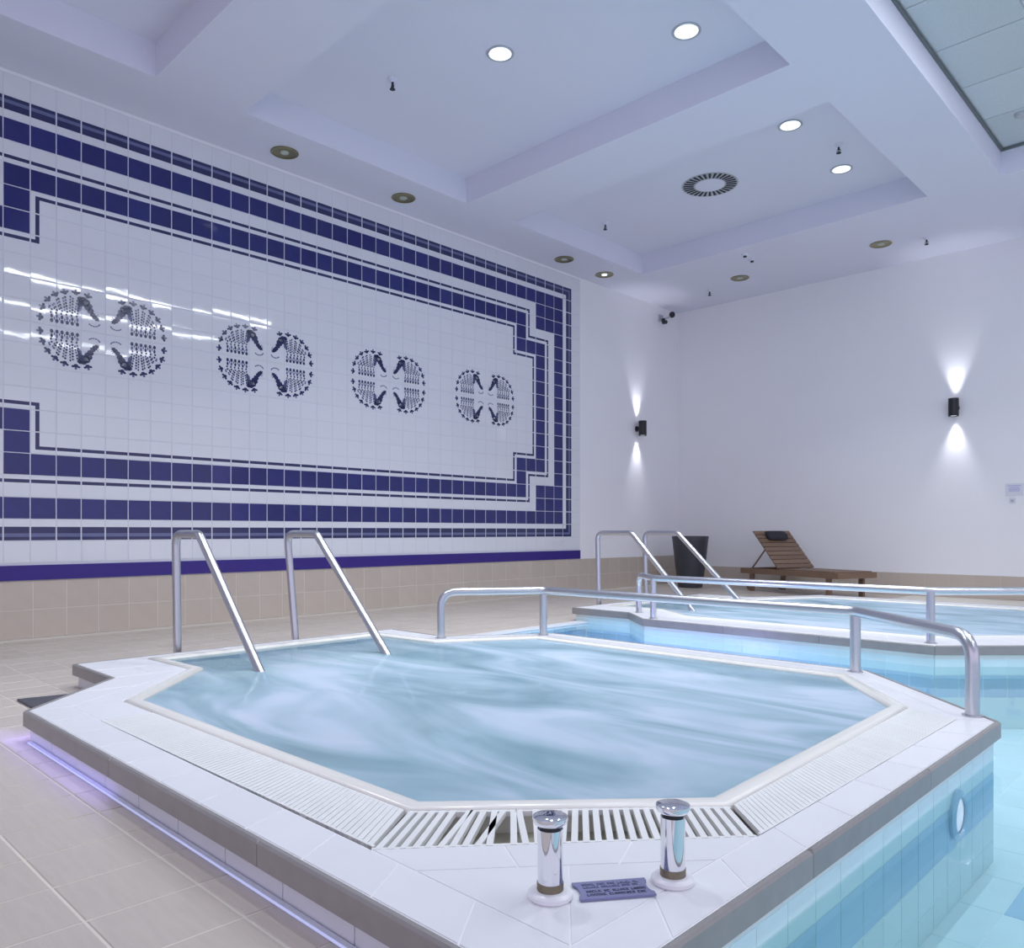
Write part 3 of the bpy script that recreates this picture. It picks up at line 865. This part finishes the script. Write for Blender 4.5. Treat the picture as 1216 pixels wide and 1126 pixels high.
ladder_rail(2.12, -5.03, -5.06, -4.72, -3.975, 0, 'bent steel entry rail of the near whirlpool, farther from its handrail', 'entry rails')
ladder_rail(2.97, -5.03, -5.16, -4.77, -3.975, 0, 'bent steel entry rail of the near whirlpool, beside its handrail', 'entry rails')
ladder_rail(6.62, -5.14, -5.16, -4.72, -4.01, 0, 'bent steel entry rail of the second whirlpool, away from the dark planter', 'entry rails')
ladder_rail(7.46, -5.12, -5.14, -4.71, -3.93, 0, 'bent steel entry rail of the second whirlpool, in front of the dark planter', 'entry rails')

# ------------------------------------------------------------------ chrome push valves and the plate between them
def valve(x, y, label):
    root = thing('push_valve', (x, y, .130), label, 'push button', 'chrome push valves')
    mb = MB(); mb.lathe([(.044, 0), (.047, .004), (.046, .010), (.040, .015), (.028, .0165)], 36); mb.build('flange', M['rim_tile'], root, smooth=True)
    mb = MB(); mb.lathe([(.0275, .0165), (.0275, .032)], 28); mb.build('collar', M['rust'], root, smooth=True)
    mb = MB(); mb.lathe([(.0262, .030), (.0262, .141)], 32); stem = mb.build('stem', M['chrome'], root, smooth=True)
    mb = MB(); mb.lathe([(.0225, .141), (.0225, .149)], 28); mb.build('neck', M['black'], stem, smooth=True)
    mb = MB(); mb.lathe([(.025, .147), (.034, .153), (.037, .160), (.036, .166), (.030, .1685), (.010, .1695)], 36); mb.build('button', M['chrome'], root, smooth=True)
VA, VB = Vector((-1.068, 1.213)), Vector((-.925, 1.447))
valve(VA.x, VA.y, 'chrome push valve with a tarnished brown collar above its white flange')
valve(VB.x, VB.y, 'chrome push valve beside the swimming pool edge, clean at the foot')
pc = VA.lerp(VB, .5) + Vector((.006, -.006)); ang = math.atan2((VB - VA).y, (VB - VA).x) - .09
plate = thing('instruction_plate', (pc.x, pc.y, .130), 'grey violet engraved plate lying between the two chrome valves', 'plate', rz=ang)
PWD, PHT = .160, .078
mb = MB()
def arc(cx_, r, a0, a1, n=6): return [(cx_ + r * math.cos(a0 + (a1 - a0) * k / n), r * math.sin(a0 + (a1 - a0) * k / n)) for k in range(n + 1)]
outline = [(-PWD / 2, -PHT / 2), (PWD / 2, -PHT / 2), (PWD / 2, -.026)] + [(PWD / 2 - .008 * math.cos(t), .024 * math.sin(t)) for t in (-1.0, -.5, 0, .5, 1.0)] + [(PWD / 2, .026), (PWD / 2, PHT / 2), (-PWD / 2, PHT / 2), (-PWD / 2, .026)] + [(-PWD / 2 + .008 * math.cos(t), .024 * math.sin(t)) for t in (1.0, .5, 0, -.5, -1.0)] + [(-PWD / 2, -.026)]
mb.prism(outline, .001, .006); mb.build('plate_body', M['plate'], plate)
# four worn lines of capitals; only the word shapes can be made out in the photograph
rl = random.Random(11)
def text_line(yc, x0, words, h, mk):
    mb = MB(); x = x0
    for nlet in words:
        for k in range(nlet):
            w = h * rl.uniform(.45, .70); st = h * .20
            kind = rl.randrange(4)
            mb.box((x, yc - h / 2, .006), (x + st, yc + h / 2, .0066))
            if kind in (0, 1): mb.box((x, yc + h / 2 - st, .006), (x + w, yc + h / 2, .0066))
            if kind in (0, 2): mb.box((x, yc - h / 2, .006), (x + w, yc - h / 2 + st, .0066))
            if kind in (1, 3): mb.box((x + w - st, yc - h / 2, .006), (x + w, yc + h / 2, .0066))
            if kind == 3: mb.box((x, yc - st / 2, .006), (x + w, yc + st / 2, .0066))
            x += w + h * .16
        x += h * .55
    mb.build('engraved_line', M[mk], plate)
text_line(.0235, -.062, (5, 3, 3, 5, 2), .0080, 'ink_soft')
text_line(.0110, -.062, (6, 7, 3, 2), .0080, 'ink_soft')
text_line(-.0075, -.060, (5, 2, 6, 5), .0088, 'ink')
text_line(-.0225, -.062, (6, 9, 3), .0088, 'ink')

# ------------------------------------------------------------------ flat dark slab drawn for the dark wedge in the notch of the near spa
mb = MB(); mb.prism([(-4.68, 1.14), (-4.62, 1.40), (-4.26, 1.40), (-3.96, 1.14)], .001, .012, bevel=.003)
tag(mb.build('notch_slab', M['mat']), 'dark grey low slab on the deck at the notch of the near whirlpool', 'mat')

# ------------------------------------------------------------------ led profile along the foot of the riser
led = thing('led_profile', (-3.70, .950, .0), 'glowing blue white light line along the foot of the near whirlpool', 'light strip')
mb = MB(); mb.box((0, -.010, .0008), (2.9, .004, .010)); mb.build('profile', M['led_white'], led)
mb = MB(); mb.box((0, -.0115, .003), (2.9, -.010, .0085)); mb.build('diffuser', M['led'], led)
lamp('led_glow', 'AREA', (.30, -.02, .060), .34, (0.38, 0.33, 1.0), led, rot=(math.radians(-25), 0, 0), shape='RECTANGLE', size=1.3, size_y=.02)
lamp('led_glow', 'AREA', (-.30, .20, .05), .30, (0.38, 0.30, 1.0), led, rot=(math.radians(-20), 0, math.radians(-45)), shape='RECTANGLE', size=.6, size_y=.02)

# ------------------------------------------------------------------ underwater lights
def underwater(loc, rz, label, energy, color):
    root = thing('underwater_light', loc, label, 'pool light', rz=rz)
    mb = MB(); mb.lathe([(.085, 0), (.085, .010), (.066, .018), (.062, .010)], 32, cap=False); o = mb.build('bezel', M['pool_blue'], root, rot=(PI / 2, 0, 0), smooth=True)
    mb = MB(); mb.lathe([(.062, .004), (.055, .010), (.02, .016), (.001, .017)], 32); mb.build('lens', M['lamp_glass'], root, rot=(PI / 2, 0, 0), smooth=True)
    lamp('beam', 'AREA', (0, -.05, 0), energy, color, root, rot=(-PI / 2, 0, 0), shape='DISK', size=.12)
underwater((-.797, 3.04, -.105), PI / 2, 'round lit underwater lamp in the blue tile row below the near whirlpool', .10, (.75, .85, 1.0))
underwater((-3.45, 4.36, -.20), PI, 'round violet underwater lamp in the channel between the whirlpools', 7.0, (.50, .34, 1.0))

# ------------------------------------------------------------------ ceiling fittings
def downlight(x, y, z, r, lit, label, group, half=False):
    root = thing('downlight', (x, y, z), label, 'ceiling light', group)
    mb = MB(); mb.lathe([(r * .88, -.0005), (r * 1.06, -.0005), (r * 1.08, -.006), (r * 1.0, -.011), (r * .88, -.007), (r * .88, -.0005)], 36, cap=False); mb.build('trim_ring', M['trim'] if lit else M['gold'], root, smooth=True)
    if lit:
        mb = MB(); mb.lathe([(r * .90, -.0045), (r * .6, -.0065), (.002, -.0075)], 36, cap=False); mb.build('lens', M['lens'], root, smooth=True)
        lamp('lamp', 'AREA', (0, 0, -.03), LAMP_W, (.90, .95, 1.0), root, shape='DISK', size=.22, spread=math.radians(104))
    else:
        mb = MB(); mb.lathe([(r * .90, -.005), (r * .70, -.003), (r * .40, -.0022), (.003, -.002)], 36, cap=False); mb.build('reflector', M['gold'], root, smooth=True)
        mb = MB(); mb.lathe([(r * .34, -.003), (r * .30, -.010), (r * .10, -.013), (.002, -.0132)], 20, cap=False); mb.build('bulb', M['lens'] if half else M['lens_grey'], root, smooth=True)
for (x, y, lb) in [(-4.67, 4.67, 'lit round downlight near the middle of the coffer between the other two'),
                   (-3.39, 5.50, 'lit round downlight near the far corner of the middle coffer'),
                   (-3.44, 7.49, 'lit round downlight in the far coffer, farther from the wall lamps'),
                   (-3.45, 8.79, 'lit round downlight in the far coffer, beside the sprinkler near the far wall')]:
    downlight(x, y, ZT, .108, True, lb, 'lit downlights in the coffers')
for (x, y, lb) in [(-3.40, 4.10, 'lit round downlight in the middle coffer over the foot of the near whirlpool'), (-4.70, 1.20, 'lit round downlight in the near coffer above the deck'), (-3.40, 2.05, 'lit round downlight in the near coffer above the chrome valves')]:
    downlight(x, y, ZT, .108, True, lb, 'lit downlights in the coffers')
for k, (x, y, lb, h) in enumerate([(-7.0, 4.0, 'unlit gold downlight above the mural, next to the coffer beam', 0), (-7.0, 5.47, 'unlit gold downlight above the mural beside the middle coffer', 0),
                      (-7.0, 8.24, 'unlit gold downlight above the end of the mural', 0), (-7.0, 9.14, 'pale gold downlight above the bare wall past the mural', 1),
                      (-3.68, 10.67, 'unlit gold downlight in the soffit above the far wall lamp', 0), (-5.66, 10.65, 'unlit gold downlight in the soffit above the lounger', 0)]):
    downlight(x, y, ZC, .125, False, lb, 'gold soffit downlights', bool(h))

vent = thing('ceiling_vent', (-4.70, 8.13, ZT), 'round radial slot air vent in the far coffer', 'vent')
mb = MB(); mb.lathe([(.32, -.001), (.318, -.003), (.002, -.003)], 48, cap=False); mb.build('back_plate', M['trim'], vent, smooth=True)
NS = 30
for k in range(NS):
    a = 2 * PI * k / NS
    mb = MB(); d = Vector((math.cos(a), math.sin(a))); n_ = Vector((-d.y, d.x))
    mb.prism([tuple(d * .185 - n_ * .010), tuple(d * .300 - n_ * .016), tuple(d * .300 + n_ * .016), tuple(d * .185 + n_ * .010)], -.0065, -.0035); mb.build('slot', M['dark'], vent)
mb = MB(); mb.lathe([(.165, -.003), (.165, -.009), (.14, -.013), (.002, -.013)], 40, cap=False); mb.build('centre_disc', M['ceil'], vent, smooth=True)

def sprinkler(x, y, z, label):
    root = thing('sprinkler', (x, y, z), label, 'sprinkler', 'ceiling sprinklers')
    mb = MB(); mb.lathe([(.045, -.0005), (.045, -.005), (.020, -.012), (.016, -.03)], 20); mb.build('cup', M['ceil'], root, smooth=True)
    mb = MB(); mb.lathe([(.010, -.03), (.010, -.055), (.006, -.06), (.006, -.085)], 12); head = mb.build('head', M['dark'], root, smooth=True)
    for s in (-1, 1):
        mb = MB(); mb.tube([(s * .009, 0, -.05), (s * .020, 0, -.068), (s * .006, 0, -.09)], .004, 6); mb.build('arm', M['dark'], head)
    mb = MB(); mb.lathe([(.024, -.088), (.026, -.092), (.004, -.094)], 14); mb.build('deflector', M['dark'], head, smooth=True)
for (x, y, z, lb) in [(-5.62, 4.27, ZT, 'pendent sprinkler in the middle coffer towards the mural'), (-6.25, 8.18, ZT, 'pendent sprinkler in the far coffer towards the mural'),
                  (-3.25, 8.21, ZT, 'pendent sprinkler between two lit downlights in the far coffer'), (-3.18, 10.83, ZC, 'pendent sprinkler in the soffit by the far wall lamp'),
                  (-6.27, 10.84, ZC, 'pendent sprinkler in the soffit near the camera corner')]:
    sprinkler(x, y, z, lb)
for (x, y, lb) in [(-5.13, 9.79, 'small grey ceiling sensor at the edge of the far coffer'), (-5.155, 10.04, 'small grey ceiling sensor behind the other sensor, towards the far wall')]:
    root = thing('ceiling_sensor', (x, y, ZC), lb, 'sensor', 'ceiling sensors')
    mb = MB(); mb.lathe([(.05, -.0005), (.05, -.014), (.04, -.024), (.002, -.026)], 20, cap=False); mb.build('housing', M['ceil'], root, smooth=True)
    mb = MB(); mb.lathe([(.026, -.024), (.020, -.040), (.002, -.046)], 16, cap=False); mb.build('dome', M['dark'], root, smooth=True)
det = thing('smoke_detector', (-1.755, 8.80, ZT - .010), 'grey round detector on the mineral panel over the pool', 'smoke detector')
mb = MB(); mb.lathe([(.055, -.0005), (.055, -.010), (.052, -.012)], 24); mb.build('base', M['trim'], det, smooth=True)
mb = MB(); mb.lathe([(.050, -.012), (.046, -.030), (.030, -.040), (.002, -.042)], 24, cap=False); mb.build('housing', M['trim'], det, smooth=True)

# linear luminaires in the recess over the pool (mirrored as broken streaks in the wall tiles)
for (x, y, lb) in [(-.90, 5.4, 'long linear ceiling light over the edge of the near whirlpool'), (.85, 5.0, 'long linear ceiling light over the middle of the pool'), (3.4, 4.6, 'long linear ceiling light over the far side of the pool')]:
    root = thing('linear_light', (x, y, ZT - .011), lb, 'ceiling light', 'linear lights over the pool')
    mb = MB(); mb.box((-.04, -2.3, -.05), (.04, 2.3, -.0005)); mb.build('housing', M['trim'], root)
    mb = MB(); mb.box((-.022, -2.27, -.058), (.022, 2.27, -.0505)); mb.build('diffuser', M['strip_lens'], root)
    lamp('tube', 'AREA', (0, 0, -.07), STRIP_W, (.90, .95, 1.0), root, shape='RECTANGLE', size=.05, size_y=4.5)

# ------------------------------------------------------------------ wall lamps, camera, notice
def sconce(loc, rz, label):
    """local -Y points into the room"""
    root = thing('wall_lamp', loc, label, 'wall lamp', 'up and down wall lamps', rz=rz)
    mb = MB(); mb.lathe([(.045, 0), (.045, .012), (.040, .016)], 24); mb.build('wall_plate', M['black'], root, rot=(PI / 2, 0, 0), smooth=True)
    mb = MB(); mb.obox((0, -.035, 0), (.02, 0, 0), (0, .025, 0), (0, 0, .03)); mb.build('arm', M['black'], root)
    mb = MB(); mb.lathe([(.055, .115), (.063, .118), (.063, -.118), (.055, -.115), (.055, .105), (.055, .115)], 28, c=(0, -.118), cap=False); cyl = mb.build('cylinder', M['black'], root, smooth=True)
    for s in (1, -1):
        mb = MB(); mb.lathe([(.054, s * .108), (.002, s * .110)], 24, c=(0, -.118), cap=False); mb.build('lens', M['lens'], cyl, smooth=True)
        lamp('beam', 'SPOT', (0, -.075, s * .125), 32, (.93, .93, 1.0), root, rot=((PI if s > 0 else 0) + (math.radians(-3) * s), 0, 0), spot_size=math.radians(58), spot_blend=1.0, shadow_soft_size=.04)
sconce((XW - .008, 10.44, 2.52), PI / 2, 'black cylinder wall lamp on the mural wall near the corner')
sconce((-3.06, YF + .008, 2.52), 0, 'black cylinder wall lamp on the far wall right of the lounger')
cc = thing('security_camera', (XW - .008, 11.10, 4.42), 'small security camera with black ball head high in the corner', 'camera')
mb = MB(); mb.box((0, -.06, -.05), (.03, .06, .05)); mb.build('wall_box', M['trim'], cc)
mb = MB(); mb.tube(fillet([(.03, 0, -.02), (.12, .03, -.02), (.15, .09, .03)], .05), .014, 10); mb.build('arm', M['trim'], cc, smooth=True)
mb = MB(); mb.lathe([(.002, -.052), (.03, -.043), (.048, -.018), (.050, .008), (.038, .038), (.018, .048), (.002, .05)], 22, c=(0, 0), cap=False); mb.build('ball_head', M['black'], cc, loc=(.17, .11, .05), smooth=True)
mb = MB(); mb.tube([(.08, -.02, -.03), (.10, -.03, -.09), (.16, -.05, -.10)], [.03, .034, .03], 12); mb.build('infrared_lamp', M['dark'], cc, smooth=True)
no = thing('wall_notice', (-2.39, YF + .008, 1.40), 'faint lilac notice sheet on the far wall beside the wall lamp', 'notice')
mb = MB(); mb.box((-.10, -.008, -.07), (.10, -.001, .09)); mb.build('sheet', M['notice'], no)
for k, (zz, w) in enumerate([(.06, .075), (.035, .055), (.015, .062), (-.005, .060)]):
    mb = MB(); mb.box((-w, -.0095, zz - .006), (w, -.0082, zz + .006)); mb.build('printed_line', M['notice_ink'], no)
sw = thing('wall_switch', (-2.41, YF + .008, 1.27), 'small pale switch plate below the lilac notice', 'switch')
mb = MB(); mb.box((-.035, -.010, -.035), (.035, -.001, .035)); mb.build('switch_plate', M['notice'], sw)
mb = MB(); mb.box((-.018, -.016, -.014), (.014, -.0105, .012)); mb.build('rocker', M['trim'], sw)

# ------------------------------------------------------------------ planter
pot = thing('planter', (-6.60, 10.82, 0), 'tall dark tapered planter standing in the corner of the hall', 'planter')
mb = MB(); mb.lathe([(.185, 0.002), (.19, .02), (.235, .35), (.272, .70), (.284, .785), (.280, .805), (.262, .805), (.255, .78), (.25, .74)], 40); mb.build('body', M['pot'], pot, smooth=True)
mb = MB(); mb.lathe([(.252, .735), (.002, .742)], 30, cap=False); mb.build('soil', M['soil'], pot, smooth=True)

# ------------------------------------------------------------------ wooden lounger: local x from foot to head, y across
fn = Vector((-4.05, 10.20)); hn = Vector((-5.74, 10.82)); dl = (hn - fn); LL = dl.length; rzl = math.atan2(dl.y, dl.x)
WL = -.72             # far side is on the right of foot->head
lg = thing('sun_lounger', (fn.x, fn.y, 0), 'dark wooden slatted sun lounger with raised back by the far wall', 'sun lounger', rz=rzl)
ZS = .335
mb = MB(); mb.box((0, -.035, ZS - .075), (LL, 0, ZS)); mb.build('side_rail', M['wood'], lg)
mb = MB(); mb.box((0, WL, ZS - .075), (LL, WL + .035, ZS)); mb.build('side_rail', M['wood'], lg)
mb = MB(); mb.box((0, WL + .035, ZS - .075), (.03, -.035, ZS)); mb.build('end_rail', M['wood'], lg)
mb = MB(); mb.box((LL - .03, WL + .035, ZS - .075), (LL, -.035, ZS)); mb.build('end_rail', M['wood'], lg)
for xl in (.16, LL - .22):
    for yl in (-.075, WL + .035):
        mb = MB(); mb.box((xl, yl, 0.002), (xl + .07, yl + .04, ZS - .01)); mb.build('leg', M['wood'], lg)
for yl in (-.085, WL + .045):
    mb = MB(); mb.lathe([(.07, 0), (.07, .03)], 20); mb.build('wheel', M['wood'], lg, loc=(LL - .12, yl + .02, .072), rot=(PI / 2, 0, 0))
HX = LL * .60
k = 0; xs_ = .05
while xs_ < HX - .05:
    mb = MB(); mb.box((xs_, WL + .036, ZS - .006), (xs_ + .062, -.036, ZS + .014)); mb.build('seat_slat', M['wood'], lg); xs_ += .074
BL = .72; BA = math.radians(47)
bx, bz = math.cos(BA), math.sin(BA)
for yl in (-.075, WL + .075):
    mb = MB(); mb.obox((HX + bx * BL / 2, yl, ZS + bz * BL / 2), (bx * BL / 2, 0, bz * BL / 2), (0, .018, 0), (-bz * .018, 0, bx * .018)); mb.build('back_rail', M['wood'], lg)
for k in range(9):
    s_ = .04 + k * .081
    mb = MB(); mb.obox((HX + bx * s_ - bz * .026, WL / 2, ZS + bz * s_ + bx * .026), (bx * .033, 0, bz * .033), (0, -WL / 2 - .01, 0), (-bz * .008, 0, bx * .008)); mb.build('back_slat', M['wood'], lg)
for yl in (-.10, WL + .10):
    mb = MB(); mb.tube([(HX + bx * .42, yl, ZS + bz * .42), (LL - .12, yl, ZS - .02)], .012, 8); mb.build('prop', M['wood'], lg)
mb = MB()
pr = []
for a in range(16):
    an = 2 * PI * a / 16; pr.append((.085 * math.cos(an), .035 * math.sin(an)))
cxp, czp = HX + bx * .60 - bz * .068, ZS + bz * .60 + bx * .068
rings = []
for t in (-1, -.92, -.6, 0, .6, .92, 1):
    sc = .55 if abs(t) == 1 else .9 if abs(t) > .9 else 1
    rings.append([(cxp + bx * u * sc - bz * v * sc, WL / 2 + t * .19, czp + bz * u * sc + bx * v * sc) for u, v in pr])
for r0, r1_ in zip(rings[:-1], rings[1:]):
    for a in range(16): mb.quad([r0[a], r0[(a + 1) % 16], r1_[(a + 1) % 16], r1_[a]])
mb.quad(rings[0]); mb.quad(rings[-1])
mb.build('head_pillow', M['fabric'], lg, smooth=True, recalc=True)
